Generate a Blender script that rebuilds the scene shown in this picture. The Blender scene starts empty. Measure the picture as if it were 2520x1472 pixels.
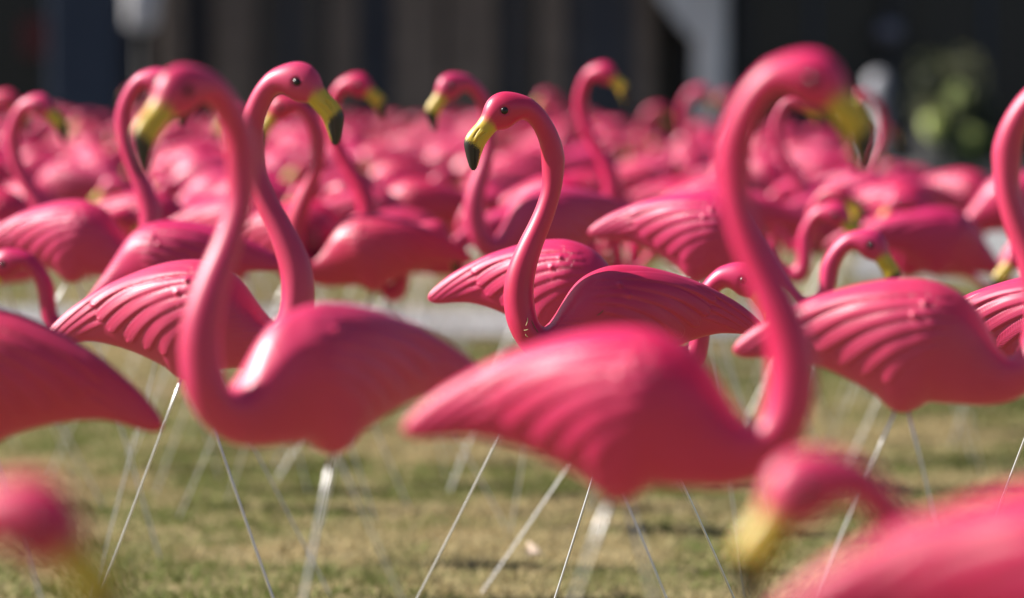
import bpy, math, random
import numpy as np
from mathutils import Vector, Matrix, Euler, noise as mnoise

R = math.radians
scene = bpy.context.scene
col = scene.collection

# ------------------------------------------------------------------ camera
CAM_Z = 1.14
BOSS_Z = 0.64                  # height of the leg boss under a bird's belly
LENS = 135.0
W, H = 2520.0, 1472.0          # measuring grid of the photograph
FPX = W * LENS / 36.0          # focal length in that grid
HORIZON = 195.0
PITCH = math.atan((H / 2 - HORIZON) / FPX)
S_FOCUS = 1400.0
cd = bpy.data.cameras.new('camera')
cam = bpy.data.objects.new('camera', cd)
col.objects.link(cam)
scene.camera = cam
cam.location = (0, 0, CAM_Z)
cam.rotation_euler = (math.pi / 2 - PITCH, 0, 0)
cd.sensor_width = 36.0
cd.lens = LENS
cd.clip_start = 0.1
cd.clip_end = 3000
cd.dof.use_dof = True
cd.dof.focus_distance = FPX / S_FOCUS
cd.dof.aperture_fstop = 2.15

# ------------------------------------------------------------------ light
SUN_EL, SUN_BEHIND = R(38), R(7)    # from the left and a little behind the birds
sdir = Vector((-math.cos(SUN_BEHIND) * math.cos(SUN_EL), math.sin(SUN_BEHIND) * math.cos(SUN_EL), math.sin(SUN_EL)))
world = bpy.data.worlds.new('World')
scene.world = world
world.use_nodes = True
nt = world.node_tree
bg = nt.nodes['Background']
sky = nt.nodes.new('ShaderNodeTexSky')
sky.sky_type = 'NISHITA'
sky.sun_disc = False
sky.sun_elevation = SUN_EL
sky.sun_rotation = math.atan2(sdir.x, sdir.y)
nt.links.new(sky.outputs[0], bg.inputs[0])
bg.inputs[1].default_value = 0.05
sl = bpy.data.lights.new('sun', 'SUN')
sl.energy = 5.0
sl.angle = R(0.53)
sl.color = (1.0, 0.94, 0.86)
sun = bpy.data.objects.new('sun', sl)
col.objects.link(sun)
sun.rotation_euler = sdir.to_track_quat('Z', 'Y').to_euler()
sun.location = (-10, 5, 15)
vs = scene.view_settings
vs.view_transform = 'Standard'
vs.look = 'None'
vs.exposure = 0.92
vs.gamma = 1.0
vs.use_curve_mapping = False
scene.cycles.use_denoising = True
scene.cycles.max_bounces = 8
scene.cycles.sample_clamp_indirect = 6.0

CAM_R = Euler((math.pi / 2 - PITCH, 0, 0)).to_matrix()


def unproject(px, py, s):
    """Point of the place seen at (px, py) of the measuring grid where one metre spans s of its units."""
    d = FPX / s
    return Vector((0, 0, CAM_Z)) + CAM_R @ Vector(((px - W / 2) / s, (H / 2 - py) / s, -d))


# ------------------------------------------------------------------ materials
def mat(name):
    m = bpy.data.materials.new(name)
    m.use_nodes = True
    return m, m.node_tree, m.node_tree.nodes['Principled BSDF']


def N(t, kind, **kw):
    n = t.nodes.new(kind)
    for k, v in kw.items():
        setattr(n, k, v)
    return n


def simple(name, c1, c2, scale=6.0, rough=0.8, bump=0.2, detail=6.0, spec=0.4):
    m, t, p = mat(name)
    tc = N(t, 'ShaderNodeTexCoord')
    nz = N(t, 'ShaderNodeTexNoise')
    nz.inputs['Scale'].default_value = scale
    nz.inputs['Detail'].default_value = detail
    t.links.new(tc.outputs['Object'], nz.inputs['Vector'])
    r = N(t, 'ShaderNodeValToRGB')
    r.color_ramp.elements[0].position = 0.3
    r.color_ramp.elements[1].position = 0.7
    r.color_ramp.elements[0].color = (*c1, 1)
    r.color_ramp.elements[1].color = (*c2, 1)
    t.links.new(nz.outputs[0], r.inputs[0])
    t.links.new(r.outputs[0], p.inputs['Base Color'])
    p.inputs['Roughness'].default_value = rough
    p.inputs['Specular IOR Level'].default_value = spec
    if bump:
        b = N(t, 'ShaderNodeBump')
        b.inputs['Strength'].default_value = bump
        b.inputs['Distance'].default_value = 0.02
        t.links.new(nz.outputs[0], b.inputs['Height'])
        t.links.new(b.outputs[0], p.inputs['Normal'])
    return m


def bird_material():
    m, t, p = mat('painted_pink_plastic')
    L = t.links.new
    tc = N(t, 'ShaderNodeTexCoord')
    ay = N(t, 'ShaderNodeAttribute', attribute_name='yellow')
    ab = N(t, 'ShaderNodeAttribute', attribute_name='black')
    oi = N(t, 'ShaderNodeObjectInfo')
    # slow colour drift of sun-bleached plastic
    nz = N(t, 'ShaderNodeTexNoise')
    nz.inputs['Scale'].default_value = 9.0
    nz.inputs['Detail'].default_value = 5.0
    L(tc.outputs['Object'], nz.inputs['Vector'])
    ramp = N(t, 'ShaderNodeValToRGB')
    ramp.color_ramp.elements[0].position = 0.3
    ramp.color_ramp.elements[0].color = (0.57, 0.012, 0.090, 1)
    ramp.color_ramp.elements[1].position = 0.72
    ramp.color_ramp.elements[1].color = (0.62, 0.022, 0.130, 1)
    L(nz.outputs[0], ramp.inputs[0])
    hsv = N(t, 'ShaderNodeHueSaturation')
    sc = N(t, 'ShaderNodeSeparateColor')
    L(oi.outputs['Color'], sc.inputs[0])
    L(sc.outputs[0], hsv.inputs['Value'])
    L(sc.outputs[1], hsv.inputs['Saturation'])
    L(sc.outputs[2], hsv.inputs['Hue'])
    L(ramp.outputs[0], hsv.inputs['Color'])
    # spray paint: soft speckled edges
    sp = N(t, 'ShaderNodeTexNoise')
    sp.inputs['Scale'].default_value = 420.0
    sp.inputs['Detail'].default_value = 3.0
    L(tc.outputs['Object'], sp.inputs['Vector'])

    def spray(attr, amount, lo, hi):
        a = N(t, 'ShaderNodeMath', operation='SUBTRACT')
        L(sp.outputs[0], a.inputs[0])
        a.inputs[1].default_value = 0.5
        b = N(t, 'ShaderNodeMath', operation='MULTIPLY_ADD')
        L(a.outputs[0], b.inputs[0])
        b.inputs[1].default_value = amount
        L(attr.outputs['Fac'], b.inputs[2])
        c = N(t, 'ShaderNodeMapRange', interpolation_type='SMOOTHSTEP')
        c.inputs['From Min'].default_value = lo
        c.inputs['From Max'].default_value = hi
        L(b.outputs[0], c.inputs['Value'])
        return c.outputs[0]
    my = N(t, 'ShaderNodeMix', data_type='RGBA')
    L(spray(ay, 0.35, 0.2, 0.8), my.inputs['Factor'])
    L(hsv.outputs[0], my.inputs['A'])
    my.inputs['B'].default_value = (0.60, 0.42, 0.035, 1)
    mb = N(t, 'ShaderNodeMix', data_type='RGBA')
    L(spray(ab, 0.8, 0.3, 0.75), mb.inputs['Factor'])
    L(my.outputs['Result'], mb.inputs['A'])
    mb.inputs['B'].default_value = (0.012, 0.010, 0.010, 1)
    du = N(t, 'ShaderNodeTexNoise')
    du.inputs['Scale'].default_value = 150.0
    du.inputs['Detail'].default_value = 8.0
    du.inputs['Roughness'].default_value = 0.75
    va = N(t, 'ShaderNodeVectorMath', operation='ADD')
    cb = N(t, 'ShaderNodeCombineXYZ')
    L(oi.outputs['Random'], cb.inputs[0])
    L(oi.outputs['Random'], cb.inputs[2])
    L(tc.outputs['Object'], va.inputs[0])
    L(cb.outputs[0], va.inputs[1])
    L(va.outputs[0], du.inputs['Vector'])
    dr = N(t, 'ShaderNodeMapRange')
    dr.inputs['From Min'].default_value = 0.66
    dr.inputs['From Max'].default_value = 0.80
    dr.inputs['To Max'].default_value = 0.45
    L(du.outputs[0], dr.inputs['Value'])
    md = N(t, 'ShaderNodeMix', data_type='RGBA')
    L(dr.outputs[0], md.inputs['Factor'])
    L(mb.outputs['Result'], md.inputs['A'])
    md.inputs['B'].default_value = (0.55, 0.33, 0.33, 1)
    L(md.outputs['Result'], p.inputs['Base Color'])
    p.inputs['Subsurface Weight'].default_value = 0.3
    p.inputs['Subsurface Radius'].default_value = (1.0, 0.22, 0.18)
    p.inputs['Subsurface Scale'].default_value = 0.009
    p.inputs['Specular IOR Level'].default_value = 0.7
    r2 = N(t, 'ShaderNodeMapRange')
    r2.inputs['To Min'].default_value = 0.38
    r2.inputs['To Max'].default_value = 0.48
    L(nz.outputs[0], r2.inputs['Value'])
    L(r2.outputs[0], p.inputs['Roughness'])
    # mould scratches and fine grain
    mp = N(t, 'ShaderNodeMapping')
    mp.inputs['Scale'].default_value = (60, 60, 420)
    mp.inputs['Rotation'].default_value = (0, R(12), 0)
    L(tc.outputs['Object'], mp.inputs['Vector'])
    st = N(t, 'ShaderNodeTexNoise')
    st.inputs['Scale'].default_value = 1.0
    st.inputs['Detail'].default_value = 4.0
    L(mp.outputs[0], st.inputs['Vector'])
    bp = N(t, 'ShaderNodeBump')
    bp.inputs['Strength'].default_value = 0.15
    bp.inputs['Distance'].default_value = 0.0005
    L(st.outputs[0], bp.inputs['Height'])
    gr = N(t, 'ShaderNodeTexNoise')
    gr.inputs['Scale'].default_value = 260
    L(tc.outputs['Object'], gr.inputs['Vector'])
    bp2 = N(t, 'ShaderNodeBump')
    bp2.inputs['Strength'].default_value = 0.05
    bp2.inputs['Distance'].default_value = 0.0008
    L(gr.outputs[0], bp2.inputs['Height'])
    L(bp.outputs[0], bp2.inputs['Normal'])
    # moulded feather barbs
    bb = N(t, 'ShaderNodeAttribute', attribute_name='barb')
    bm = N(t, 'ShaderNodeAttribute', attribute_name='barb_mask')
    k1 = N(t, 'ShaderNodeMath', operation='MULTIPLY')
    L(bb.outputs['Fac'], k1.inputs[0])
    k1.inputs[1].default_value = 6.2832
    k2 = N(t, 'ShaderNodeMath', operation='SINE')
    L(k1.outputs[0], k2.inputs[0])
    k3 = N(t, 'ShaderNodeMath', operation='MULTIPLY')
    L(k2.outputs[0], k3.inputs[0])
    L(bm.outputs['Fac'], k3.inputs[1])
    bp3 = N(t, 'ShaderNodeBump')
    bp3.inputs['Strength'].default_value = 0.5
    bp3.inputs['Distance'].default_value = 0.00035
    L(k3.outputs[0], bp3.inputs['Height'])
    L(bp2.outputs[0], bp3.inputs['Normal'])
    L(bp3.outputs[0], p.inputs['Normal'])
    return m


M_BIRD = bird_material()
M_EYE, t_, p_ = mat('black_eye_paint')
p_.inputs['Base Color'].default_value = (0.010, 0.008, 0.008, 1)
p_.inputs['Roughness'].default_value = 0.22
M_WIRE, t_, p_ = mat('galvanised_wire')
p_.inputs['Base Color'].default_value = (0.70, 0.69, 0.70, 1)
p_.inputs['Metallic'].default_value = 0.95
p_.inputs['Roughness'].default_value = 0.38
nz_ = N(t_, 'ShaderNodeTexNoise')
nz_.inputs['Scale'].default_value = 90
mr_ = N(t_, 'ShaderNodeMapRange')
mr_.inputs['To Min'].default_value = 0.28
mr_.inputs['To Max'].default_value = 0.5
t_.links.new(nz_.outputs[0], mr_.inputs['Value'])
t_.links.new(mr_.outputs[0], p_.inputs['Roughness'])


# ------------------------------------------------------------------ mesh helpers
def tag(o, label=None, cat=None, group=None, kind=None):
    if label:
        o['label'] = label
    if cat:
        o['category'] = cat
    if group:
        o['group'] = group
    if kind:
        o['kind'] = kind
    return o


def new_obj(name, me, parent=None):
    o = bpy.data.objects.new(name, me)
    col.objects.link(o)
    if parent is not None:
        o.parent = parent
    return o


class MB:
    """collects boxes, cylinders and quads into one mesh"""

    def __init__(self):
        self.v, self.f = [], []

    def box(self, x0, x1, y0, y1, z0, z1):
        n = len(self.v)
        self.v += [(x0, y0, z0), (x1, y0, z0), (x1, y1, z0), (x0, y1, z0), (x0, y0, z1), (x1, y0, z1), (x1, y1, z1), (x0, y1, z1)]
        self.f += [tuple(n + i for i in q) for q in ((0, 3, 2, 1), (4, 5, 6, 7), (0, 1, 5, 4), (1, 2, 6, 5), (2, 3, 7, 6), (3, 0, 4, 7))]
        return self

    def lathe(self, prof, cx=0.0, cy=0.0, seg=28):
        n = len(self.v)
        for r, z in prof:
            for k in range(seg):
                a = 2 * math.pi * k / seg
                self.v.append((cx + r * math.cos(a), cy + r * math.sin(a), z))
        for i in range(len(prof) - 1):
            for k in range(seg):
                k2 = (k + 1) % seg
                self.f.append((n + i * seg + k, n + i * seg + k2, n + (i + 1) * seg + k2, n + (i + 1) * seg + k))
        self.f.append(tuple(n + k for k in reversed(range(seg))))
        self.f.append(tuple(n + (len(prof) - 1) * seg + k for k in range(seg)))
        return self

    def prism(self, poly, y0, y1):
        n, k = len(self.v), len(poly)
        self.v += [(x, y0, z) for x, z in poly] + [(x, y1, z) for x, z in poly]
        self.f.append(tuple(n + i for i in range(k)))
        self.f.append(tuple(n + k + i for i in reversed(range(k))))
        for i in range(k):
            j = (i + 1) % k
            self.f.append((n + j, n + i, n + k + i, n + k + j))
        return self

    def build(self, name, m, parent=None, smooth=False, bevel=0.0):
        me = bpy.data.meshes.new(name)
        me.from_pydata(self.v, [], self.f)
        me.materials.append(m)
        if smooth:
            me.shade_smooth()
        o = new_obj(name, me, parent)
        if bevel:
            b = o.modifiers.new('bevel', 'BEVEL')
            b.width = bevel
            b.segments = 2
        return o


# ------------------------------------------------------------------ the moulded flamingo
# Side view of the moulding as pairs of outline points (upper side, lower side, half width),
# tail to bill, in units of 1/1400 m; the leg boss under the belly is at (1552, 927).
U = 1400.0
BODY = [
    ((1903, 816), (1901, 823), 3), ((1893, 799), (1888, 831), 8), ((1868, 776), (1862, 832), 13),
    ((1835, 752), (1830, 829), 18), ((1795, 729), (1785, 829), 26), ((1745, 704), (1735, 840), 39),
    ((1690, 684), (1685, 858), 55), ((1640, 669), (1640, 879), 70), ((1592, 659), (1602, 901), 82),
    ((1562, 656), (1578, 922), 88), ((1535, 655), (1551, 931), 91), ((1508, 657), (1522, 920), 93),
    ((1480, 664), (1498, 906), 90), ((1450, 677), (1470, 907), 82), ((1425, 695), (1435, 907), 72),
]
FRONT_UP = [
    ((1403, 721), (1398, 908), 62), ((1384, 752), (1360, 904), 54), ((1368, 780), (1322, 892), 49),
    ((1355, 800), (1287, 866), 46.5), ((1342, 808), (1262, 832), 44.5), ((1328, 800), (1246, 795), 43),
    ((1318, 775), (1238, 755), 40), ((1312, 740), (1237, 715), 38), ((1312, 700), (1243, 675), 35.5),
    ((1320, 655), (1257, 635), 33), ((1335, 605), (1278, 590), 30.5), ((1355, 555), (1302, 545), 28),
    ((1372, 505), (1322, 500), 26.5), ((1384, 455), (1334, 455), 26),
]
HEADC = [   # traced on an enlargement of the head
    ((1772, 1220), (1400, 1220), 26.5),
    ((1748, 1020), (1385, 1020), 27), ((1690, 830), (1345, 860), 27), ((1590, 620), (1270, 700), 27), ((1440, 400), (1175, 580), 28),
    ((1250, 222), (1065, 540), 30), ((1050, 137), (965, 590), 33), ((850, 99), (880, 655), 35), ((690, 115), (795, 688), 34),
    ((545, 198), (715, 702), 31), ((460, 330), (660, 712), 27), ((415, 470), (612, 752), 23), ((340, 590), (560, 815), 20.5),
    ((230, 710), (505, 880), 19.5), ((150, 830), (460, 950), 18.5), ((128, 930), (425, 1030), 17), ((150, 1060), (388, 1130), 14.5),
    ((190, 1210), (350, 1255), 11), ((222, 1300), (318, 1325), 7), ((258, 1345), (292, 1347), 3),
]


def hc(p):
    return (1117.2 + p[0] * 0.1541, 210 + p[1] * 0.1541)


HEAD = [(hc(a), hc(b), w) for a, b, w in HEADC]
DXF, DYF = -207.0, 484.0
FRONT_LOW = [
    ((1403, 719), (1398, 909), 62), ((1378, 752), (1362, 907), 54), ((1352, 786), (1330, 910), 48),
    ((1327, 818), (1302, 915), 44), ((1304, 846), (1277, 925), 41), ((1283, 872), (1253, 942), 36.5),
    ((1262, 897), (1232, 963), 33), ((1240, 920), (1212, 984), 31), ((1216, 935), (1190, 1000), 30),
    ((1194, 938), (1162, 996), 29), ((1180, 928), (1140, 978), 28), ((1174, 905), (1127, 940), 27.5),
    ((1173, 870), (1122, 890), 27), ((1171, 828), (1118, 838), 27),
]


def low_head(p):
    # head of the feeding moulding: nodded forward about the top of the arch
    x, y = p[0] + DXF, p[1] + DYF
    return (x, y)


HEAD_LOW = [(low_head(a), low_head(b), w) for a, b, w in HEAD[3:]]


def catmull(P, n_per):
    """centripetal-ish resample of the pair list; returns dense arrays"""
    P = np.array(P, float)
    E = np.vstack([2 * P[0] - P[1], P, 2 * P[-1] - P[-2]])
    out, idx = [], []
    for i in range(1, len(E) - 2):
        p0, p1, p2, p3 = E[i - 1], E[i], E[i + 1], E[i + 2]
        n = n_per[i - 1]
        t = np.linspace(0, 1, n, endpoint=False)[:, None]
        out.append(0.5 * ((2 * p1) + (-p0 + p2) * t + (2 * p0 - 5 * p1 + 4 * p2 - p3) * t ** 2 + (-p0 + 3 * p1 - 3 * p2 + p3) * t ** 3))
        idx.append(i - 1 + t[:, 0])
    out.append(P[-1:])
    idx.append([len(P) - 1])
    return np.vstack(out), np.concatenate(idx)


def bez(p, n=26):
    p = [np.array(q, float) for q in p]
    t = np.linspace(0, 1, n)[:, None]
    return (1 - t) ** 3 * p[0] + 3 * (1 - t) ** 2 * t * p[1] + 3 * (1 - t) * t ** 2 * p[2] + t ** 3 * p[3]


FEATHERS = [  # centre line in the side view, half width, height
    (bez([(1480, 683), (1600, 672), (1700, 696), (1762, 738)]), 13.0, 1.00),
    (bez([(1462, 698), (1585, 690), (1680, 722), (1742, 768)]), 14.5, 0.95),
    (bez([(1455, 716), (1570, 710), (1652, 745), (1716, 795)]), 15.5, 0.95),
    (bez([(1452, 737), (1550, 733), (1620, 768), (1672, 820)]), 16.5, 0.95),
    (bez([(1458, 760), (1535, 760), (1590, 793), (1628, 838)]), 16.5, 0.8),
    (bez([(1470, 783), (1525, 786), (1560, 814), (1584, 852)]), 15.5, 0.55),
]
TAILF = [
    (bez([(1700, 692), (1770, 720), (1840, 765), (1892, 808)]), 9.0, 0.75),
    (bez([(1740, 735), (1780, 748), (1835, 780), (1880, 815)]), 9.0, 0.65),
    (bez([(1745, 760), (1785, 770), (1825, 792), (1862, 816)]), 8.5, 0.6),
    (bez([(1735, 785), (1775, 790), (1810, 804), (1845, 822)]), 8.0, 0.5),
]
COVERT = [
    (bez([(1455, 690), (1490, 678), (1520, 678), (1545, 684)]), 9.0, 0.5),
    (bez([(1444, 706), (1470, 698), (1500, 698), (1522, 704)]), 9.5, 0.5),
    (bez([(1438, 724), (1462, 716), (1488, 717), (1508, 724)]), 9.5, 0.5),
    (bez([(1436, 743), (1458, 737), (1480, 739), (1498, 746)]), 9.0, 0.45),
]


def nearest(X, Z, line):
    """distance, signed side (+ below) and arc fraction from points to a polyline"""
    best = np.full(X.shape, 1e9)
    side = np.zeros(X.shape)
    frac = np.zeros(X.shape)
    n = len(line)
    for i in range(n - 1):
        a, b = line[i], line[i + 1]
        d = b - a
        l2 = d @ d
        t = np.clip(((X - a[0]) * d[0] + (Z - a[1]) * d[1]) / l2, 0, 1)
        dx, dz = X - (a[0] + t * d[0]), Z - (a[1] + t * d[1])
        dist = np.hypot(dx, dz)
        s = np.sign(d[0] * dz - d[1] * dx)       # + is the lower edge (image y runs down)
        m = dist < best
        best = np.where(m, dist, best)
        side = np.where(m, s, side)
        frac = np.where(m, (i + t) / (n - 1), frac)
    return best, side, frac


def sstep(a, b, x):
    t = np.clip((x - a) / (b - a), 0, 1)
    return t * t * (3 - 2 * t)


def feather_height(X, Z):
    hgt, barb, mask = np.zeros(X.shape), np.zeros(X.shape), np.zeros(X.shape)
    for line, hw, amp in COVERT + FEATHERS[::-1] + TAILF:
        d, s, f = nearest(X, Z, line)
        v = s * d / hw
        w_end = 0.62 + 0.38 * sstep(0, 0.5, f)
        v = v / w_end
        r = np.abs(d) / (hw * w_end)
        inside = 1 - sstep(0.88, 1.06, r)
        saw = 0.45 + 0.55 * sstep(-1.0, 0.8, v) - 0.16 * sstep(0.75, 1.0, v)
        rachis = 0.08 * np.exp(-(v / 0.13) ** 2)
        h = amp * inside * (saw + rachis) * sstep(-0.02, 0.18, f)
        top = h > hgt
        barb = np.where(top, (f * np.linalg.norm(line[-1] - line[0]) + 0.8 * d) / 5.2, barb)
        mask = np.where(top, inside * (1 - np.exp(-(v / 0.15) ** 2)), mask)
        hgt = np.maximum(hgt, h)
    return hgt, barb, mask


def groove(X, Z, pts, w):
    d, s, f = nearest(X, Z, np.array(pts, float))
    return np.exp(-(d / w) ** 2)


EYE_C = (1117.2 + 745 * 0.1541, 210 + 395 * 0.1541)
EYE_R = 9.0


def make_flamingo_meshes(low):
    head = HEAD_LOW if low else HEAD
    pairs = BODY + (FRONT_LOW if low else FRONT_UP) + head
    off = (DXF, DYF) if low else (0, 0)
    nb = len(BODY)
    nf = len(pairs) - nb - len(head)
    per = []
    for i in range(len(pairs) - 1):
        a, b = pairs[i], pairs[i + 1]
        mid = math.dist(((a[0][0] + a[1][0]) / 2, (a[0][1] + a[1][1]) / 2), ((b[0][0] + b[1][0]) / 2, (b[0][1] + b[1][1]) / 2))
        step = 2.2 if i < nb + 2 else 4.2
        if i >= nb + nf:
            step = 2.0
        per.append(max(3, int(round(mid / step))))
    flat = [(a[0], a[1], b[0], b[1], w) for a, b, w in pairs]
    D, idx = catmull(flat, per)
    # light smoothing so that the traced outline flows
    for _ in range(6):
        D[1:-1] = 0.25 * D[:-2] + 0.5 * D[1:-1] + 0.25 * D[2:]
    T, B, wd = D[:, 0:2], D[:, 2:4], np.maximum(D[:, 4], 1.0)
    n_r, n_a = len(D), 208
    ph = np.linspace(0, 2 * math.pi, n_a, endpoint=False)
    u = np.cos(ph)                                   # 1 = upper side, -1 = lower side
    ex = np.where(idx < nb, 0.92, 1.0)[:, None]      # slightly fuller body sections
    sv = np.sign(np.sin(ph))[None, :] * np.abs(np.sin(ph))[None, :] ** ex
    C = (T + B) / 2
    Hh = (T - B) / 2
    PX = C[:, 0:1] + Hh[:, 0:1] * u[None, :]
    PZ = C[:, 1:2] + Hh[:, 1:2] * u[None, :]
    PY = wd[:, None] * sv
    # wings sit high: widest part of the trunk a little above the middle
    trunk = sstep(2.0, 7.0, idx) * (1 - sstep(nb - 1.0, nb + 3.0, idx))
    PY = PY * (1 + trunk[:, None] * (0.10 * u[None, :] - 0.05 - 0.20 * sstep(0.55, 1.0, u)[None, :]))
    bX, bZ = PX.copy(), PZ.copy()
    P = np.stack([(1552 - PX) / U, PY / U, BOSS_Z + (927 - PZ) / U], -1)
    du = np.gradient(P, axis=0)
    dv = np.roll(P, -1, 1) - np.roll(P, 1, 1)
    nrm = np.cross(du, dv)
    nrm /= np.linalg.norm(nrm, axis=-1, keepdims=True) + 1e-12
    cen = np.stack([(1552 - C[:, 0]) / U, 0 * C[:, 0], BOSS_Z + (927 - C[:, 1]) / U], -1)[:, None, :]
    if ((P - cen) * nrm).sum() < 0:
        nrm = -nrm
    flank = sstep(0.10, 0.45, np.abs(np.sin(ph)))[None, :]
    body_mask = (1 - sstep(nb - 3.0, nb - 1.0, idx))[:, None]
    fh, barb, barbm = feather_height(bX, bZ)
    disp = 0.0036 * fh * flank * body_mask
    barbm = barbm * flank * body_mask
    # scalloped scale feathers on the breast
    cx, cz = (bX - 1330) / 15.0, (bZ - 700) / 11.0
    row = np.floor(cz)
    fx = (cx + 0.5 * (row % 2)) % 1.0 - 0.5
    fz = cz - row
    arc = 0.5 + 0.5 * np.sqrt(np.clip(1 - (2 * fx) ** 2, 0, 1))
    sc = np.exp(-((fz - arc) / 0.16) ** 2)
    m_breast = sstep(1330, 1352, bX) * (1 - sstep(1412, 1436, bX)) * sstep(760, 785, bZ) * (1 - sstep(872, 890, bZ))
    disp = disp - 0.0010 * sc * m_breast * flank * (idx < nb + 6)[:, None]
    # two parting bumps near the shoulder where the wing is moulded on
    for bx, bz, br in ((1513, 703, 6.0), (1533, 727, 6.5)):
        disp = disp + 0.0035 * np.exp(-((bX - bx) ** 2 + (bZ - bz) ** 2) / br ** 2) * flank * body_mask
    # head: eye socket, brow, bill grooves
    hX, hZ = bX - off[0], bZ - off[1]
    hm = (idx > nb + nf + 1)[:, None] * sstep(0.25, 0.6, np.abs(np.sin(ph)))[None, :]
    de = np.hypot(hX - EYE_C[0], hZ - EYE_C[1])
    disp = disp - 0.0014 * np.exp(-((de - 10.0) / 2.4) ** 2) * hm
    disp = disp - 0.0016 * groove(hX, hZ, [hc((450, 735)), hc((360, 800)), hc((290, 890)), hc((280, 1000)), hc((283, 1150)), hc((290, 1290))], 1.5) * hm
    disp = disp - 0.0020 * groove(hX, hZ, [hc((345, 690)), hc((300, 745)), hc((262, 812))], 1.7) * hm
    disp = disp + 0.0010 * groove(hX, hZ, [hc((400, 720)), hc((320, 800)), hc((268, 880))], 2.6) * hm
    # mould seam along the middle
    disp = disp + 0.0006 * np.exp(-((np.sin(ph)) / 0.035) ** 2)[None, :]
    P = P + nrm * disp[..., None]
    # paint
    i0 = nb + nf
    k = 3 if low else 0
    hi = idx - i0 + k                                   # index along the head pairs
    yel = sstep(8.6, 12.9, hi)[:, None] + 0 * PX
    yel = np.clip(yel + 0.25 * (hi > 8)[:, None] * u[None, :] * -1 * sstep(9, 11, hi)[:, None] * (1 - sstep(11, 12, hi))[:, None], 0, 1)
    blk = sstep(12.9, 16.3, hi[:, None] + 0.9 * u[None, :] * 0.6)
    blk = blk * (1 - 0.75 * sstep(0.55, 0.95, -u)[None, :] * (1 - sstep(17, 18, hi))[:, None])
    # one skin, then cut where the bill begins
    cap0, cap1 = P[0].mean(0), P[-1].mean(0)
    V = np.vstack([P.reshape(-1, 3), cap0, cap1])
    A = np.arange(n_a)
    r = np.arange(n_r - 1)[:, None]
    F = np.stack([r * n_a + A, r * n_a + (A + 1) % n_a, (r + 1) * n_a + (A + 1) % n_a, (r + 1) * n_a + A], -1).reshape(-1, 4)
    faces = F.tolist() + [[n_r * n_a, (a + 1) % n_a, a] for a in range(n_a)] + [[n_r * n_a + 1, (n_r - 1) * n_a + a, (n_r - 1) * n_a + (a + 1) % n_a] for a in range(n_a)]
    full = bpy.data.meshes.new('skin')
    full.from_pydata(V.tolist(), [], faces)
    full.update()
    nv = np.empty(len(V) * 3)
    full.vertices.foreach_get('normal', nv)
    nv = nv.reshape(-1, 3)
    ctr = V[:-2].mean(0)
    flip = ((V - V.mean(0)) * nv).sum() < 0
    if flip:
        nv = -nv
        faces = [f[::-1] for f in faces]
    bpy.data.meshes.remove(full)
    cut = int(np.searchsorted(hi, 10.6))
    yv = np.append(yel.ravel(), [0, 1])
    bv = np.append((blk + 0 * PX).ravel(), [0, 1])
    out = []
    ringid = np.append(np.repeat(np.arange(n_r), n_a), [0, n_r - 1])
    for nm, keep in (('body', lambda f: max(ringid[f]) <= cut), ('beak', lambda f: min(ringid[f]) >= cut)):
        fs = [f for f in faces if keep(f)]
        used = np.unique(np.concatenate([np.array(f) for f in fs]))
        remap = -np.ones(len(V), int)
        remap[used] = np.arange(len(used))
        me = bpy.data.meshes.new('feeding_flamingo_' + nm if low else 'upright_flamingo_' + nm)
        me.from_pydata(V[used].tolist(), [], [[int(remap[i]) for i in f] for f in fs])
        for an, arr in (('yellow', yv), ('black', bv), ('barb', np.append(barb.ravel(), [0, 0])), ('barb_mask', np.append(barbm.ravel(), [0, 0]))):
            at = me.attributes.new(an, 'FLOAT', 'POINT')
            at.data.foreach_set('value', arr[used].astype(np.float32))
        me.materials.append(M_BIRD)
        me.shade_smooth()
        me.normals_split_custom_set_from_vertices(nv[used].tolist())
        out.append(me)
    # where the eyes sit
    m = (hi > 3) & (hi < 10)
    sel = np.where(m)[0]
    dd = de[sel] + 1e6 * (np.sin(ph) < 0)[None, :]
    k0 = np.unravel_index(np.argmin(dd), dd.shape)
    eye = P[sel[k0[0]], k0[1]]
    return out[0], out[1], Vector(eye)


def eye_mesh():
    mb = MB()
    prof = []
    for i in range(9):
        a = math.pi / 2 * i / 8
        prof.append((EYE_R / U * math.cos(a) + 1e-5, 0.0042 * math.sin(a)))
    mb.lathe([(EYE_R / U, -0.004)] + prof, seg=24)
    me = bpy.data.meshes.new('eye')
    me.from_pydata(mb.v, [], mb.f)
    me.materials.append(M_EYE)
    me.shade_smooth()
    return me


def wire_mesh(L, r, bend):
    v, f = [], []
    seg, n = 10, 12
    for i in range(n + 1):
        t = i / n
        for k in range(seg):
            a = 2 * math.pi * k / seg
            rr = r * (1 if t < 0.97 else 0.6)
            v.append((rr * math.cos(a) + bend * math.sin(math.pi * t), rr * math.sin(a), -L * t))
    for i in range(n):
        for k in range(seg):
            k2 = (k + 1) % seg
            f.append((i * seg + k, (i + 1) * seg + k, (i + 1) * seg + k2, i * seg + k2))
    f.append(tuple(range(seg)))
    f.append(tuple(n * seg + k for k in reversed(range(seg))))
    me = bpy.data.meshes.new('leg')
    me.from_pydata(v, [], f)
    me.materials.append(M_WIRE)
    me.shade_smooth()
    return me


UP_BODY, UP_BEAK, UP_EYE = make_flamingo_meshes(False)
LO_BODY, LO_BEAK, LO_EYE = make_flamingo_meshes(True)
EYE_ME = eye_mesh()
LEG_MES = [wire_mesh(0.98, 0.0022, b) for b in (0.0, 0.006, -0.008)]


def loc(px, py):
    return Vector(((1552 - px) / U, 0, BOSS_Z + (927 - py) / U))


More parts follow.
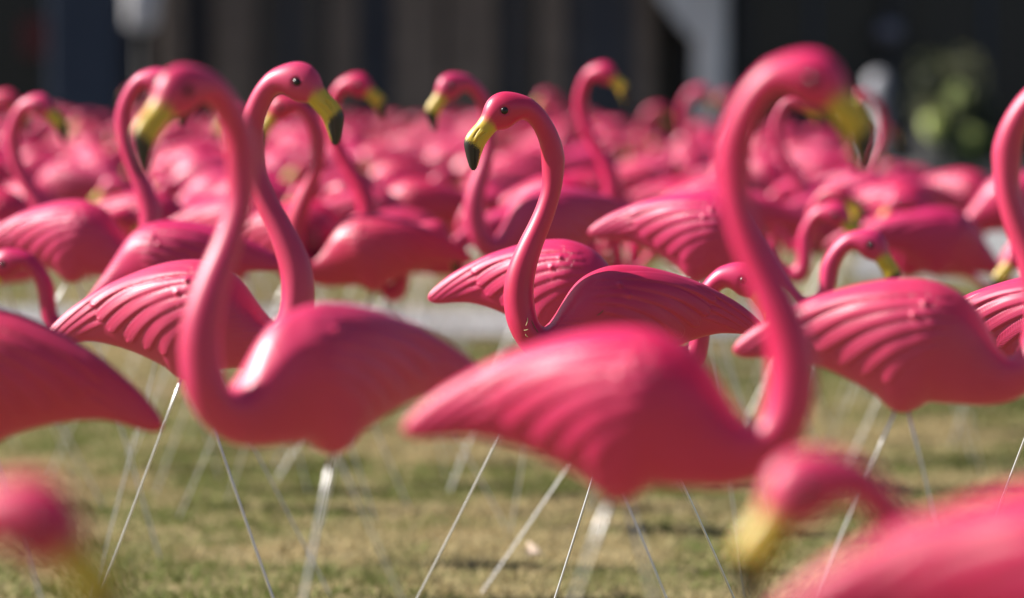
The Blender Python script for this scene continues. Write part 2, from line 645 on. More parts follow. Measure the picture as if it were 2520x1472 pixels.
ANCHOR = {'head': loc(1245, 226), 'arch': loc(1245 + DXF, 226 + DYF), 'back': loc(1540, 654), 'tail': loc(1900, 820), 'boss': loc(1552, 927)}
rng = random.Random(11)
BIRDS = []


def bird(kind, anchor, px, py, s, yaw, label, pitch=0.0, roll=0.0, group=None, eyes=True):
    """kind up/low; yaw 0 = facing right, 180 = facing left, positive turns towards the camera"""
    left = abs(yaw) > 90
    rz = R(180 + (yaw - 180)) if left else R(-yaw)
    rot = Euler((R(roll), -R(pitch), rz), 'XYZ')
    base = unproject(px, py, s) - rot.to_matrix() @ ANCHOR[anchor]
    return place(kind, base, rot, label, group, eyes)


def place(kind, base, rot, label, group=None, eyes=True):
    e = new_obj('plastic_flamingo', None)
    e.empty_display_size = 0.1
    e.location = base
    e.rotation_euler = rot
    tag(e, label, 'flamingo', group or 'pink plastic flamingos planted on the lawn')
    bm, km, ey = (UP_BODY, UP_BEAK, UP_EYE) if kind == 'up' else (LO_BODY, LO_BEAK, LO_EYE)
    fade = (rng.uniform(0.92, 1.10), rng.uniform(0.97, 1.025), rng.uniform(0.495, 0.505), 1.0)
    for nm, me in (('body', bm), ('beak', km)):
        new_obj(nm, me, e).color = fade
    if eyes:
        for sgn in (1, -1):
            o = new_obj('eye', EYE_ME, e)
            o.location = (ey.x, sgn * (abs(ey.y) - 0.0004), ey.z)
            o.rotation_euler = (-sgn * math.pi / 2 + sgn * R(8), 0, 0)
    for ang, yy in ((rng.uniform(14, 23), 0.011), (-rng.uniform(20, 28), -0.011)):
        o = new_obj('leg', rng.choice(LEG_MES), e)
        o.location = (0.004 if ang > 0 else -0.004, yy, BOSS_Z + 0.015)
        o.rotation_euler = (R(rng.uniform(-3, 3)), -R(ang), 0)
    BIRDS.append((base + rot.to_matrix() @ ANCHOR['boss']).xy)
    return e


# ------------------------------------------------------------------ ground
def ground_material():
    m, t, p = mat('dormant_lawn_soil')
    L = t.links.new
    tc = N(t, 'ShaderNodeTexCoord')
    a = N(t, 'ShaderNodeTexNoise')
    a.inputs['Scale'].default_value = 2.2
    a.inputs['Detail'].default_value = 8
    a.inputs['Roughness'].default_value = 0.7
    L(tc.outputs['Object'], a.inputs['Vector'])
    b = N(t, 'ShaderNodeTexNoise')
    b.inputs['Scale'].default_value = 45
    b.inputs['Detail'].default_value = 6
    L(tc.outputs['Object'], b.inputs['Vector'])
    r1 = N(t, 'ShaderNodeValToRGB')
    r1.color_ramp.elements[0].position = 0.36
    r1.color_ramp.elements[0].color = (0.17, 0.165, 0.06, 1)
    r1.color_ramp.elements[1].position = 0.64
    r1.color_ramp.elements[1].color = (0.38, 0.30, 0.16, 1)
    L(a.outputs[0], r1.inputs[0])
    r2 = N(t, 'ShaderNodeValToRGB')
    r2.color_ramp.elements[0].position = 0.34
    r2.color_ramp.elements[0].color = (0.35, 0.35, 0.35, 1)
    r2.color_ramp.elements[1].position = 0.66
    r2.color_ramp.elements[1].color = (1.3, 1.3, 1.3, 1)
    L(b.outputs[0], r2.inputs[0])
    mx = N(t, 'ShaderNodeMix', data_type='RGBA', blend_type='MULTIPLY')
    mx.inputs['Factor'].default_value = 1
    L(r1.outputs[0], mx.inputs['A'])
    L(r2.outputs[0], mx.inputs['B'])
    L(mx.outputs['Result'], p.inputs['Base Color'])
    p.inputs['Roughness'].default_value = 1
    p.inputs['Specular IOR Level'].default_value = 0.1
    bp = N(t, 'ShaderNodeBump')
    bp.inputs['Strength'].default_value = 0.8
    bp.inputs['Distance'].default_value = 0.03
    L(b.outputs[0], bp.inputs['Height'])
    L(bp.outputs[0], p.inputs['Normal'])
    return m


def sheet(name, pts, z, m, thick=0.0):
    me = bpy.data.meshes.new(name)
    n = len(pts)
    if thick:
        v = [(x, y, z) for x, y in pts] + [(x, y, z - thick) for x, y in pts]
        f = [tuple(range(n))] + [(i, n + i, n + (i + 1) % n, (i + 1) % n) for i in range(n)]
    else:
        v, f = [(x, y, z) for x, y in pts], [tuple(range(n))]
    me.from_pydata(v, [], f)
    me.materials.append(m)
    return tag(new_obj(name, me), kind='structure')


M_LAWN = ground_material()
M_PAVE = simple('pale_concrete_paving', (0.22, 0.22, 0.23), (0.32, 0.32, 0.32), 3.0, 0.85, 0.1)
M_ROAD = simple('dark_asphalt', (0.035, 0.035, 0.04), (0.06, 0.06, 0.065), 8.0, 0.9, 0.3)
M_KERB = simple('granite_kerb', (0.16, 0.15, 0.15), (0.24, 0.23, 0.23), 9.0, 0.8, 0.2)
sheet('lawn_ground', [(-400, -60), (400, -60), (400, 900), (-400, 900)], 0.0, M_LAWN)
PATH = [(-40, 17.2), (40, 16.4), (40, 18.2), (-40, 19.4)]
sheet('path', PATH, 0.022, M_PAVE, 0.06)
PLAZA = [(1.9, 21.6), (60, 19.6), (60, 34), (3.2, 34)]
sheet('plaza_pavement', PLAZA, 0.024, M_PAVE, 0.06)
sheet('road', [(-200, 36.2), (200, 36.2), (200, 43.4), (-200, 43.4)], 0.006, M_ROAD)
k = MB().box(-200, 200, 35.9, 36.2, -0.05, 0.13).build('kerb', M_KERB)
tag(k, kind='structure')
k = MB().box(-200, 200, 43.4, 46.4, -0.05, 0.13).build('far_pavement', M_KERB)
tag(k, kind='structure')


def in_quad(x, y, q):
    ok = np.ones(x.shape, bool)
    for i in range(len(q)):
        (x0, y0), (x1, y1) = q[i], q[(i + 1) % len(q)]
        ok &= ((x1 - x0) * (y - y0) - (y1 - y0) * (x - x0)) > 0
    return ok


def make_grass():
    r = np.random.default_rng(5)
    n = 520000
    d = 6.0 + (25.0 - 6.0) * r.random(n) ** 1.05
    hw = 0.16 * d + 0.55
    x = (2 * r.random(n) - 1) * hw
    keep = r.random(n) < np.clip(hw / hw.max() + 0.25, 0, 1)
    keep &= ~in_quad(x, d, PATH) & ~in_quad(x, d, PLAZA)
    # tufted: thin out by low-frequency value noise
    def vnoise(x, y, sc, seed):
        g = np.random.default_rng(seed).random((256, 256))
        X, Y = x * sc + 100, y * sc + 100
        i, j = np.floor(X).astype(int), np.floor(Y).astype(int)
        fx, fy = X - i, Y - j
        fx, fy = fx * fx * (3 - 2 * fx), fy * fy * (3 - 2 * fy)
        G = lambda a, b: g[a % 256, b % 256]
        return (G(i, j) * (1 - fx) + G(i + 1, j) * fx) * (1 - fy) + (G(i, j + 1) * (1 - fx) + G(i + 1, j + 1) * fx) * fy
    c1 = vnoise(x, d, 1.3, 1) * 0.5 + vnoise(x, d, 4.2, 2) * 0.3 + vnoise(x, d, 13.0, 3) * 0.2
    c2 = vnoise(x, d, 9.0, 4) * 0.6 + vnoise(x, d, 26.0, 6) * 0.4
    keep &= r.random(n) < np.clip(-0.25 + 2.0 * c2, 0.08, 1)
    x, d, c1, c2 = x[keep], d[keep], c1[keep], c2[keep]
    n = len(x)
    ln = (0.006 + 0.022 * r.random(n) ** 1.4) * (0.45 + 1.3 * c2)
    wdt = 0.0016 + 0.0016 * r.random(n) + 0.00012 * d
    az = 2 * math.pi * r.random(n)
    lean = ln * (0.3 + 1.6 * r.random(n))
    fz = 2 * math.pi * r.random(n)
    V = np.zeros((n, 3, 3))
    V[:, 0] = np.stack([x - wdt * np.cos(az), d - wdt * np.sin(az), 0 * x - 0.002], -1)
    V[:, 1] = np.stack([x + wdt * np.cos(az), d + wdt * np.sin(az), 0 * x - 0.002], -1)
    V[:, 2] = np.stack([x + lean * np.cos(fz), d + lean * np.sin(fz), ln], -1)
    me = bpy.data.meshes.new('grass')
    me.vertices.add(3 * n)
    me.vertices.foreach_set('co', V.ravel())
    me.loops.add(3 * n)
    me.loops.foreach_set('vertex_index', np.arange(3 * n))
    me.polygons.add(n)
    me.polygons.foreach_set('loop_start', np.arange(0, 3 * n, 3))
    me.update()
    dry = np.clip((c1 - 0.47) * 7.0 + 0.48 + 0.6 * (r.random(n) - 0.5), 0, 1)[:, None]
    green = np.array([0.150, 0.180, 0.048])
    straw = np.array([0.46, 0.37, 0.20])
    cc = green * (1 - dry) + straw * dry
    cc = cc * (0.65 + 0.7 * r.random((n, 1)))
    cc = np.concatenate([cc, np.ones((n, 1))], 1)
    at = me.color_attributes.new('blade', 'FLOAT_COLOR', 'POINT')
    at.data.foreach_set('color', np.repeat(cc, 3, 0).ravel().astype(np.float32))
    m, t, p = mat('grass_blades')
    ac = N(t, 'ShaderNodeAttribute', attribute_name='blade')
    t.links.new(ac.outputs['Color'], p.inputs['Base Color'])
    p.inputs['Roughness'].default_value = 0.7
    p.inputs['Specular IOR Level'].default_value = 0.25
    tr = N(t, 'ShaderNodeBsdfTranslucent')
    t.links.new(ac.outputs['Color'], tr.inputs['Color'])
    mx = N(t, 'ShaderNodeMixShader')
    mx.inputs[0].default_value = 0.35
    t.links.new(p.outputs[0], mx.inputs[1])
    t.links.new(tr.outputs[0], mx.inputs[2])
    t.links.new(mx.outputs[0], t.nodes['Material Output'].inputs['Surface'])
    me.materials.append(m)
    tag(new_obj('grass', me), 'short half dormant green and straw coloured lawn grass', 'grass', kind='stuff')


make_grass()

# ------------------------------------------------------------------ far side of the street (seen only as dark blur)
YB = 46.4


def bx(px, y=YB):
    return (px - W / 2) * y / FPX


M_STONE = simple('brown_grey_stone', (0.12, 0.092, 0.076), (0.18, 0.14, 0.115), 2.5, 0.85, 0.3)
M_STONE2 = simple('dark_grey_stone', (0.080, 0.070, 0.064), (0.12, 0.105, 0.095), 2.5, 0.85, 0.3)
M_GLASS, t_, p_ = mat('dark_window_glass')
p_.inputs['Base Color'].default_value = (0.012, 0.013, 0.018, 1)
p_.inputs['Roughness'].default_value = 0.25
p_.inputs['Specular IOR Level'].default_value = 0.35
M_NAVY = simple('navy_painted_metal', (0.020, 0.030, 0.055), (0.030, 0.042, 0.070), 3.0, 0.6, 0.0)
M_BLACK = simple('black_granite', (0.010, 0.010, 0.013), (0.020, 0.020, 0.026), 14.0, 0.5, 0.0)
M_PALE = simple('pale_limestone', (0.48, 0.47, 0.48), (0.60, 0.59, 0.60), 4.0, 0.85, 0.15)
M_WHITE = simple('white_painted_metal', (0.62, 0.62, 0.66), (0.72, 0.72, 0.76), 5.0, 0.5, 0.0)
M_RED = simple('red_enamel', (0.06, 0.008, 0.01), (0.09, 0.01, 0.013), 5.0, 0.5, 0.0)
M_TERRA = simple('dark_planter_concrete', (0.05, 0.05, 0.055), (0.08, 0.08, 0.085), 5.0, 0.9, 0.2)


M_BLIND = simple('brown_window_blind', (0.060, 0.050, 0.045), (0.085, 0.072, 0.064), 3.0, 0.6, 0.0)
M_BLIND2 = simple('grey_window_blind', (0.045, 0.046, 0.058), (0.065, 0.066, 0.08), 3.0, 0.6, 0.0)


def building(name, label, x0, x1, pier_m, wall_m, pier_w, bay, y=YB, h=10.5, panes=None):
    panes = panes or [M_GLASS]
    e = new_obj(name, None)
    e.location = ((x0 + x1) / 2, y, 0.13)
    tag(e, label, 'building')
    cx = (x0 + x1) / 2
    a, b = x0 - cx, x1 - cx
    MB().box(a, b, 0.5, 9.0, -0.1, h).build('wall', wall_m, e)
    MB().box(a - 0.1, b + 0.1, -0.12, 0.5, h, h + 0.5).build('cornice', pier_m, e)
    for st in range(3):
        MB().box(a, b, 0.06, 0.5, 3.3 + st * 3.4, 3.75 + st * 3.4).build('lintel_band', pier_m, e)
    nbay = max(1, int(round((b - a) / bay)))
    rr = random.Random(len(name) * 7)
    cuts = [0.0]
    for i in range(nbay):
        cuts.append(cuts[-1] + rr.uniform(0.6, 1.5))
    edge = [a + (b - a) * c / cuts[-1] for c in cuts]
    for i in range(nbay + 1):
        c = edge[i]
        pw = pier_w * rr.uniform(0.55, 1.25)
        MB().box(max(a, c - pw / 2), min(b, c + pw / 2), rr.uniform(-0.08, 0.1), 0.5, -0.1, h).build('pier', pier_m, e, bevel=0.02)
    for i in range(nbay):
        c0, c1 = edge[i] + 0.08, edge[i + 1] - 0.08
        for st in range(3):
            z0 = (0.35 if st == 0 else 0.0) + st * 3.4 + (0.5 if st else 0)
            z1 = 3.3 + st * 3.4
            w = MB().box(c0, c1, 0.30, 0.34, z0, z1).build('window', rr.choice(panes), e)
            fr = MB()
            fr.box((c0 + c1) / 2 - 0.04, (c0 + c1) / 2 + 0.04, 0.24, 0.298, z0, z1)
            fr.box(c0, c1, 0.24, 0.296, z0 + (z1 - z0) * 0.62, z0 + (z1 - z0) * 0.62 + 0.08)
            fr.build('frame', M_NAVY, w)
        MB().box(c0, c1, 0.12, 0.5, -0.1, 0.35).build('plinth', pier_m, e)
    return e


building('stone_building', 'brown grey stone building with closely set piers behind the flock', bx(395), bx(1610), M_STONE, M_STONE2, 0.55, 0.98, panes=[M_GLASS, M_BLIND, M_BLIND2, M_BLIND])
building('dark_building', 'near black shaded building at the left edge behind the flock', bx(-900), bx(392), M_BLACK, M_BLACK, 0.35, 1.9, YB + 0.7)
building('granite_building', 'black granite building with dark glass at the right behind the flock', bx(1812), bx(3600), M_BLACK, M_BLACK, 0.4, 2.2, YB + 0.5)
building('passage_building', 'narrow set back dark building between the two larger buildings', bx(1613), bx(1808), M_STONE2, M_STONE2, 0.2, 0.95, YB + 1.6, 9.0)

e = new_obj('navy_kiosk', None)
e.location = (bx(218, 44.6), 44.6, 0.13)
tag(e, 'dark navy metal kiosk standing before the left building', 'kiosk')
MB().box(-0.40, 0.40, -0.4, 0.4, 0.08, 2.5).build('cabinet', M_NAVY, e, bevel=0.03)
MB().box(-0.44, 0.44, -0.44, 0.44, 0.0, 0.08).build('base', M_BLACK, e)
MB().prism([(-0.47, 2.5), (0.47, 2.5), (0.36, 2.7), (-0.36, 2.7)], -0.47, 0.47).build('roof', M_BLACK, e)
MB().box(-0.33, 0.33, -0.425, -0.402, 0.3, 2.3).build('door', M_NAVY, e, bevel=0.005)

e = new_obj('wall_sign', None)
e.location = (bx(84, 46.6), 46.75, 1.42)
tag(e, 'dim red wall plate on the dark building at far left', 'sign')
MB().box(-0.16, 0.16, -0.05, 0.02, 0.0, 0.46).build('plate', M_RED, e, bevel=0.02)
MB().box(-0.2, 0.2, 0.02, 0.6, 0.1, 0.3).build('bracket', M_BLACK, e)

e = new_obj('hanging_lantern', None)
e.location = (bx(348, 45.6), 45.6, 0)
tag(e, 'pale unlit lantern on a post before the stone building', 'lamp')
MB().lathe([(0.09, 0.1), (0.09, 0.25), (0.035, 0.35), (0.03, 1.72)]).build('post', M_BLACK, e, True)
MB().lathe([(0.10, 1.72), (0.19, 1.8), (0.22, 2.3), (0.2, 2.35)]).build('globe', M_WHITE, e, True)
MB().lathe([(0.23, 2.35), (0.1, 2.5), (0.02, 2.56)]).build('cap', M_BLACK, e, True)

e = new_obj('stone_pillar', None)
e.location = (bx(1748, 45.9), 45.9, 0.13)
tag(e, 'pale limestone pillar with a flaring bracket on its left side', 'pillar')
MB().box(-0.26, 0.26, -0.26, 0.26, 0.0, 0.35).build('base', M_PALE, e, bevel=0.02)
MB().lathe([(0.21, 0.35), (0.2, 0.45), (0.19, 2.9), (0.24, 3.05), (0.3, 3.15)], seg=32).build('shaft', M_PALE, e, True)
MB().prism([(-0.16, 1.45), (-0.16, 1.6), (-0.16, 2.8), (-0.95, 2.8), (-0.62, 2.0), (-0.32, 1.6)], -0.17, 0.17).build('bracket', M_PALE, e, bevel=0.02)
MB().box(-1.0, 0.5, -0.35, 0.35, 3.15, 3.5).build('capital', M_PALE, e, bevel=0.03)

M_GREYPOST = simple('pale_grey_painted_metal', (0.30, 0.30, 0.34), (0.38, 0.38, 0.42), 5.0, 0.5, 0.0)
e = new_obj('bollard', None)
e.location = (bx(2160, 44.2), 44.2, 0.13)
tag(e, 'pale grey rounded bollard post beside the shrub at right', 'bollard')
MB().lathe([(0.19, 0.0), (0.19, 0.08), (0.15, 0.12), (0.15, 0.92), (0.13, 1.02), (0.07, 1.08), (0.005, 1.1)]).build('post', M_GREYPOST, e, True)
MB().lathe([(0.158, 0.72), (0.158, 0.80)]).build('band', M_NAVY, e, True)

e = new_obj('round_wall_lamp', None)
e.location = (bx(2190, 46.5), 46.72, 1.72)
tag(e, 'unlit frosted round lamp on the black granite wall', 'lamp')
gm = MB().lathe([(0.02, -0.12), (0.10, -0.10), (0.15, -0.05), (0.16, 0.0), (0.15, 0.05), (0.10, 0.10), (0.02, 0.12)])
M_FROST = simple('frosted_lamp_glass', (0.13, 0.13, 0.18), (0.17, 0.17, 0.22), 5.0, 0.3, 0.0)
gm.build('globe', M_FROST, e, True)
MB().box(-0.05, 0.05, 0.1, 0.2, -0.2, 0.2).build('bracket', M_BLACK, e)


def shrub(name, label, x, y, h, rad, n, seed, cols, planter=True):
    e = new_obj(name, None)
    e.location = (x, y, 0.13)
    tag(e, label, 'shrub')
    r = np.random.default_rng(seed)
    z0 = 0.0
    if planter:
        MB().lathe([(0.28, 0.0), (0.30, 0.05), (0.36, 0.42), (0.38, 0.45), (0.34, 0.45), (0.33, 0.40)]).build('planter', M_TERRA, e, True)
        z0 = 0.4
    st = MB()
    for i in range(7):
        a = r.random() * 6.28
        b = 0.5 * rad * r.random()
        st.prism([(-0.012 + b * math.cos(a) * 0.2, z0), (0.012 + b * math.cos(a) * 0.2, z0), (0.006 + b * math.cos(a), z0 + h * 0.7), (-0.006 + b * math.cos(a), z0 + h * 0.7)], b * math.sin(a) - 0.01, b * math.sin(a) + 0.01)
    st.build('stem', simple(name + '_bark', (0.05, 0.035, 0.025), (0.08, 0.06, 0.04), 8), e)
    for ci, (cname, c1, c2, frac, tr) in enumerate(cols):
        v, f = [], []
        cl = [(r.normal() * rad * 0.55, r.normal() * rad * 0.5, z0 + h * (0.15 + 0.85 * r.random()), rad * (0.25 + 0.3 * r.random())) for _ in range(9)]
        for i in range(int(n * frac)):
            cx, cy, cz, cr = cl[i % len(cl)]
            c = Vector((cx, cy, cz)) + Vector(r.normal(size=3)) * cr * 0.5
            q = Euler(tuple(r.random(3) * 6.28)).to_matrix()
            l, w = 0.03 + 0.03 * r.random(), 0.013 + 0.01 * r.random()
            k = len(v)
            for p3 in ((-l, 0, 0), (0, -w, 0.006), (l, 0, 0), (0, w, 0.006)):
                v.append(tuple(c + q @ Vector(p3)))
            f.append((k, k + 1, k + 2, k + 3))
        me = bpy.data.meshes.new(cname)
        me.from_pydata(v, [], f)
        me.materials.append(simple(cname + '_leaf', c1, c2, 9, 0.5, 0))
        new_obj(cname, me, e)
    return e


shrub('potted_shrub', 'yellow green potted shrub catching the sun at right behind flock', bx(2325, 43.9), 43.9, 0.80, 0.42, 2300, 3,
      [('dark_foliage', (0.025, 0.035, 0.018), (0.05, 0.06, 0.03), 0.75, 0), ('olive_foliage', (0.13, 0.13, 0.05), (0.2, 0.2, 0.08), 0.22, 0)])
e = bpy.data.objects['potted_shrub']
lr = np.random.default_rng(21)
for (ox, oy, oz, rad, n) in ((-0.19, -0.42, 0.50, 0.10, 170), (0.05, -0.40, 0.82, 0.12, 90), (0.28, -0.38, 0.34, 0.10, 60)):  # sun-caught clumps: sunlight put into a brighter leaf colour than the dark foliage
    v, f = [], []
    for i in range(n):
        c = Vector((ox, oy, oz)) + Vector(lr.normal(size=3)) * rad * 0.45
        q = (Vector((-0.8, -0.8, 0.6)) + Vector(lr.normal(size=3)) * 0.3).to_track_quat('Z', 'Y').to_matrix() @ Euler((0, 0, lr.random() * 6)).to_matrix()
        l, w = 0.05 + 0.03 * lr.random(), 0.028 + 0.014 * lr.random()
        k = len(v)
        for p3 in ((-l, 0, 0), (0, -w, 0.006), (l, 0, 0), (0, w, 0.006)):
            v.append(tuple(c + q @ Vector(p3)))
        f.append((k, k + 1, k + 2, k + 3))
    me = bpy.data.meshes.new('sunlit_leaves')
    me.from_pydata(v, [], f)
    me.materials.append(bpy.data.materials.get('sunlit_leaf') or simple('sunlit_leaf', (0.42, 0.50, 0.14), (0.55, 0.62, 0.20), 9, 0.4, 0))
    new_obj('sunlit_leaves', me, e)
shrub('low_shrub', 'low dark green shrub below the yellow potted shrub', bx(2420, 43.8), 43.8, 0.4, 0.36, 1500, 8,
      [('foliage', (0.03, 0.05, 0.02), (0.07, 0.10, 0.04), 1.0, 0)], planter=False)

# ------------------------------------------------------------------ the flock: the birds one can tell apart
focus_bird = bird('up', 'head', 1248, 227, 1400, 193, 'sharply focused upright flamingo in the centre, head raised, facing left')
bird('up', 'head', 455, 160, 1960, 216, 'large soft focus upright flamingo at left front, curved neck, facing left')
bird('up', 'head', 1985, 125, 2220, 13, 'largest upright flamingo at right front, blurred, facing right', pitch=1)
bird('up', 'head', 725, 154, 1530, 17, 'upright flamingo just behind the left front one, facing right, beak in focus', pitch=4)
bird('low', 'back', 1372, 588, 1290, 16, 'feeding flamingo directly behind the central one, facing right with lowered head')
bird('up', 'back', 2248, 684, 1690, 8, 'flamingo at the right edge, folded wing in view, head out of frame', pitch=-2)
bird('up', 'back', 0, 757, 1760, 172, 'flamingo cut by the left edge, only its body and tail showing', pitch=11)
bird('up', 'head', 384, 168, 1050, 14, 'thin necked upright flamingo facing right behind the left front head', pitch=1)
bird('low', 'arch', 22, 612, 1110, 172, 'feeding flamingo facing left, pale rounded back, low head at left edge', pitch=-4)
bird('up', 'head', 700, 232, 975, 175, 'upright flamingo facing left, head framed under another bird\'s beak', pitch=-1)
bird('up', 'head', 872, 181, 930, 15, 'upright flamingo facing right left of centre, neck slanting back', pitch=9)
bird('up', 'head', 1112, 180, 1000, 197, 'upright flamingo facing left just left of the central head', pitch=-6)
bird('up', 'head', 1478, 154, 830, 22, 'blurred upright flamingo right of the central head, facing right', pitch=9)
bird('up', 'head', 88, 232, 930, 14, 'blurred upright flamingo at left edge, facing right', pitch=8)
bird('low', 'back', 1745, 474, 1130, 14, 'feeding flamingo with pale wing behind the large right neck, facing right', pitch=-6)
bird('low', 'arch', 2050, 497, 960, 18, 'feeding flamingo whose bent neck rises right of the large neck', pitch=2)
bird('low', 'back', 2250, 522, 830, 12, 'feeding flamingo at right behind the edge bird, neck drooping, facing right', pitch=-3)
bird('up', 'back', 2600, 672, 1420, 10, 'flamingo cut by the right edge with crisp wing grooves')
bird('low', 'back', 2850, 560, 960, 188, 'feeding flamingo at right edge facing left, pale chest highlight')
bird('low', 'arch', 1990, 1110, 2800, 186, 'very blurred feeding flamingo head at bottom right, yellow beak pointing down', pitch=-5)
bird('up', 'back', 2720, 1175, 3200, 4, 'hugely blurred flamingo back filling the bottom right corner')
bird('low', 'arch', 70, 1176, 3300, 14, 'very dark blurred feeding flamingo head in the bottom left corner', pitch=0)
bird('up', 'head', 1960, 222, 760, 12, 'blurred upright flamingo seen through the large right neck, facing right', pitch=8)
bird('up', 'head', 2120, 225, 620, 195, 'blurred upright flamingo behind the large right beak, facing left')
bird('up', 'head', 1725, 210, 560, 14, 'small blurred upright flamingo left of the large right neck, facing right')
bird('up', 'head', 1620, 258, 480, 12, 'small blurred upright flamingo right of centre with lowered crown')
bird('up', 'head', 1345, 224, 520, 190, 'small blurred upright flamingo directly behind the central head')
bird('up', 'head', 205, 276, 560, 190, 'small blurred upright flamingo head beside the left edge bird')
bird('up', 'head', 15, 222, 800, 12, 'red blurred upright flamingo cut by the left edge, far behind')
bird('up', 'head', 1785, 226, 470, 192, 'small blurred upright flamingo facing left beside the large right neck')
bird('low', 'back', 2120, 455, 620, 12, 'blurred feeding flamingo with pale back far behind the right beak')
bird('low', 'back', 2390, 425, 600, 10, 'blurred feeding flamingo near the right edge, far behind, back catching sun')
bird('low', 'back', 600, 480, 900, 14, 'feeding flamingo half hidden behind the two left necks')
bird('low', 'back', 725, 502, 965, 10, 'feeding flamingo whose hooked neck dips behind the pale backed bird left of centre')

# ------------------------------------------------------------------ the crowd further back
crowd = random.Random(4)
pts = [Vector(p) for p in BIRDS]
made = 0
tries = 0
CROWD = {}
while made < 225 and tries < 30000:
    tries += 1
    d = 10.6 + (37.0 - 10.6) * crowd.random() ** 1.25
    s = FPX / d
    px = crowd.uniform(-60, 2590)
    if px > 2080 and d > 15.0:
        continue
    if px > 1500 and d > 27:
        continue
    x = (px - W / 2) / s
    p = Vector((x, d))
    gap = 0.42 if d < 20 else 0.55
    if any((p - q).length < gap for q in pts):
        continue
    up = crowd.random() < (0.14 if d < 19 else 0.05) and px < 1050 and d > 14
    left = crowd.random() < 0.45
    yaw = crowd.uniform(-22, 38)
    rz = R(180 + yaw) if left else R(-yaw)
    dz = crowd.uniform(-0.07, 0.03) - (0.07 if up else 0)
    rot = Euler((R(crowd.uniform(-3, 3)), R(crowd.uniform(-7, 6)), rz), 'XYZ')
    zone = ('at far left', 'behind the two left necks', 'left of the central head', 'right of the central neck', 'by the large right neck', 'at far right')[max(0, min(5, int(px // 420)))]
    row = 'front crowd rows' if d < 14 else 'nearer middle rows' if d < 19 else 'farther middle rows' if d < 25 else 'farthest rows'
    key = ('head-%s, %s-facing' % ('raised' if up else 'lowered', 'left' if left else 'right'), row, zone)
    grp = 'far flock, %s, facing %s' % ('heads raised' if up else 'heads lowered', 'left' if left else 'right')
    CROWD.setdefault(key, []).append((px, place('up' if up else 'low', Vector((x, d, dz)), rot, 'blurred flamingo in the crowd', grp, eyes=d < 14)))
    pts.append(p)
    made += 1

ORD = ['leftmost', 'second from left', 'third from left', 'fourth from left', 'fifth from left', 'sixth from left', 'seventh from left', 'eighth from left',
       'ninth from left', 'tenth from left', 'eleventh from left', 'twelfth from left', 'thirteenth from left', 'fourteenth from left', 'fifteenth from left', 'sixteenth from left', 'seventeenth from left', 'eighteenth from left', 'nineteenth from left', 'twentieth from left']
for (pose, row, zone), lst in CROWD.items():
    lst.sort(key=lambda q: q[0])
    for i, (_, o) in enumerate(lst):
        o['label'] = '%s %s flamingo in the %s %s' % (('only' if len(lst) == 1 else ORD[i]), pose, row, zone)

# ------------------------------------------------------------------ small things on the lawn
M_LEAF = simple('dry_leaf', (0.66, 0.50, 0.38), (0.78, 0.62, 0.50), 40, 0.7, 0.1)


def dry_leaf(px, py, size, rz, label):
    s = FPX / 8.0
    # meet the ground under that line of sight
    p = unproject(px, py, 1400) - Vector((0, 0, CAM_Z))
    q = Vector((0, 0, CAM_Z)) + p * (-(CAM_Z - 0.03) / p.z)
    v, f = [], []
    n = 9
    for i in range(n):
        t = i / (n - 1)
        w = 0.42 * math.sin(math.pi * t ** 0.8) * (1 + 0.25 * math.sin(9 * t))
        for j in (-1, -0.5, 0, 0.5, 1):
            v.append(((t - 0.5) * size, j * w * size, size * (0.35 * (abs(j) ** 1.5) * w * 2 + 0.18 * math.sin(3 * t + j))))
    for i in range(n - 1):
        for j in range(4):
            a = i * 5 + j
            f.append((a, a + 1, a + 6, a + 5))
    me = bpy.data.meshes.new('dry_leaf')
    me.from_pydata(v, [], f)
    me.materials.append(M_LEAF)
    me.shade_smooth()
    o = new_obj('dry_leaf', me)
    o.location = q
    o.rotation_euler = Vector((-0.55, -0.6, 0.58)).to_track_quat('Z', 'Y').to_euler()
    so = o.modifiers.new('thickness', 'SOLIDIFY')
    so.thickness = 0.0006
    tag(o, label, 'leaf')


dry_leaf(1315, 1362, 0.045, 0.6, 'pale dry leaf lying on the grass in the middle foreground')

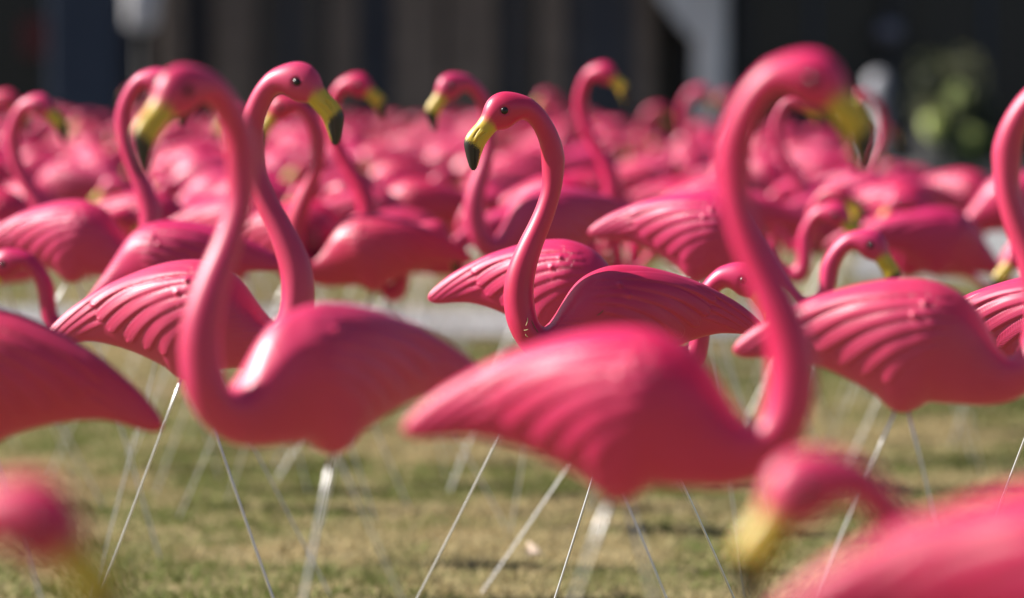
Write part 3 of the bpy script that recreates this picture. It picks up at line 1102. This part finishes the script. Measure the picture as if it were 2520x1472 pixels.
M_CLIP = simple('dry_grass_clipping', (0.55, 0.45, 0.22), (0.68, 0.60, 0.36), 30, 0.7, 0)
M_CLIP2 = simple('green_grass_clipping', (0.07, 0.08, 0.03), (0.11, 0.12, 0.05), 30, 0.7, 0)
bpy.context.view_layer.update()
fm = focus_bird.matrix_world
for px, py, ln, ang, mm, lb in (
        (1297, 792, 0.014, 75, M_CLIP, 'pale dry grass clipping, longest and uppermost on the sharp bird\'s neck base'),
        (1295, 812, 0.008, 15, M_CLIP, 'short pale grass clipping lying level on the sharp bird\'s neck base'),
        (1296, 826, 0.007, -50, M_CLIP, 'lowest pale grass clipping on the sharp bird\'s neck base'),
        (1314, 805, 0.024, -65, M_CLIP2, 'dark green curved grass clipping on the sharp bird\'s neck base'),
        (1478, 771, 0.014, 40, M_CLIP2, 'dark grass clipping stuck on the sharp bird\'s flank')):
    o3 = Vector((0, 0, CAM_Z))
    d3 = unproject(px, py, 1400) - o3
    inv = fm.inverted()
    lo, ld = inv @ o3, (inv.to_3x3() @ d3).normalized()
    hit, hp, hn, fi = bpy.data.objects['body'].ray_cast(lo, ld) if bpy.data.objects['body'].parent is focus_bird else (False, None, None, None)
    if not hit:
        for ch in focus_bird.children:
            if ch.data is UP_BODY:
                hit, hp, hn, fi = ch.ray_cast(lo, ld)
    if not hit:
        continue
    wp, wn = fm @ hp, (fm.to_3x3() @ hn).normalized()
    side = wn.cross(Vector((0, 0, 1))).normalized()
    upv = side.cross(wn).normalized()
    if side.x < 0:
        side = -side
    dirv = side * math.cos(R(ang)) + upv * math.sin(R(ang))
    crs = wn.cross(dirv)
    v, f = [], []
    for i in range(7):
        t = i / 6 - 0.5
        c = wn * (0.0007 + 0.0012 * (1 - 4 * t * t)) + dirv * ln * t + crs * ln * 0.25 * (t * t)
        w = 0.0007 * (1 - 1.2 * t * t)
        v += [tuple(c - crs * w), tuple(c + crs * w), tuple(c + wn * 0.0005)]
    for i in range(6):
        for j in range(3):
            f.append((i * 3 + j, i * 3 + (j + 1) % 3, i * 3 + 3 + (j + 1) % 3, i * 3 + 3 + j))
    f += [(2, 1, 0), (18, 19, 20)]
    me = bpy.data.meshes.new('grass_clipping')
    me.from_pydata(v, [], f)
    me.materials.append(mm)
    o = new_obj('grass_clipping', me)
    o.location = wp
    tag(o, lb, 'grass clipping', 'clippings stuck to the sharp bird')

print('birds', len(BIRDS))
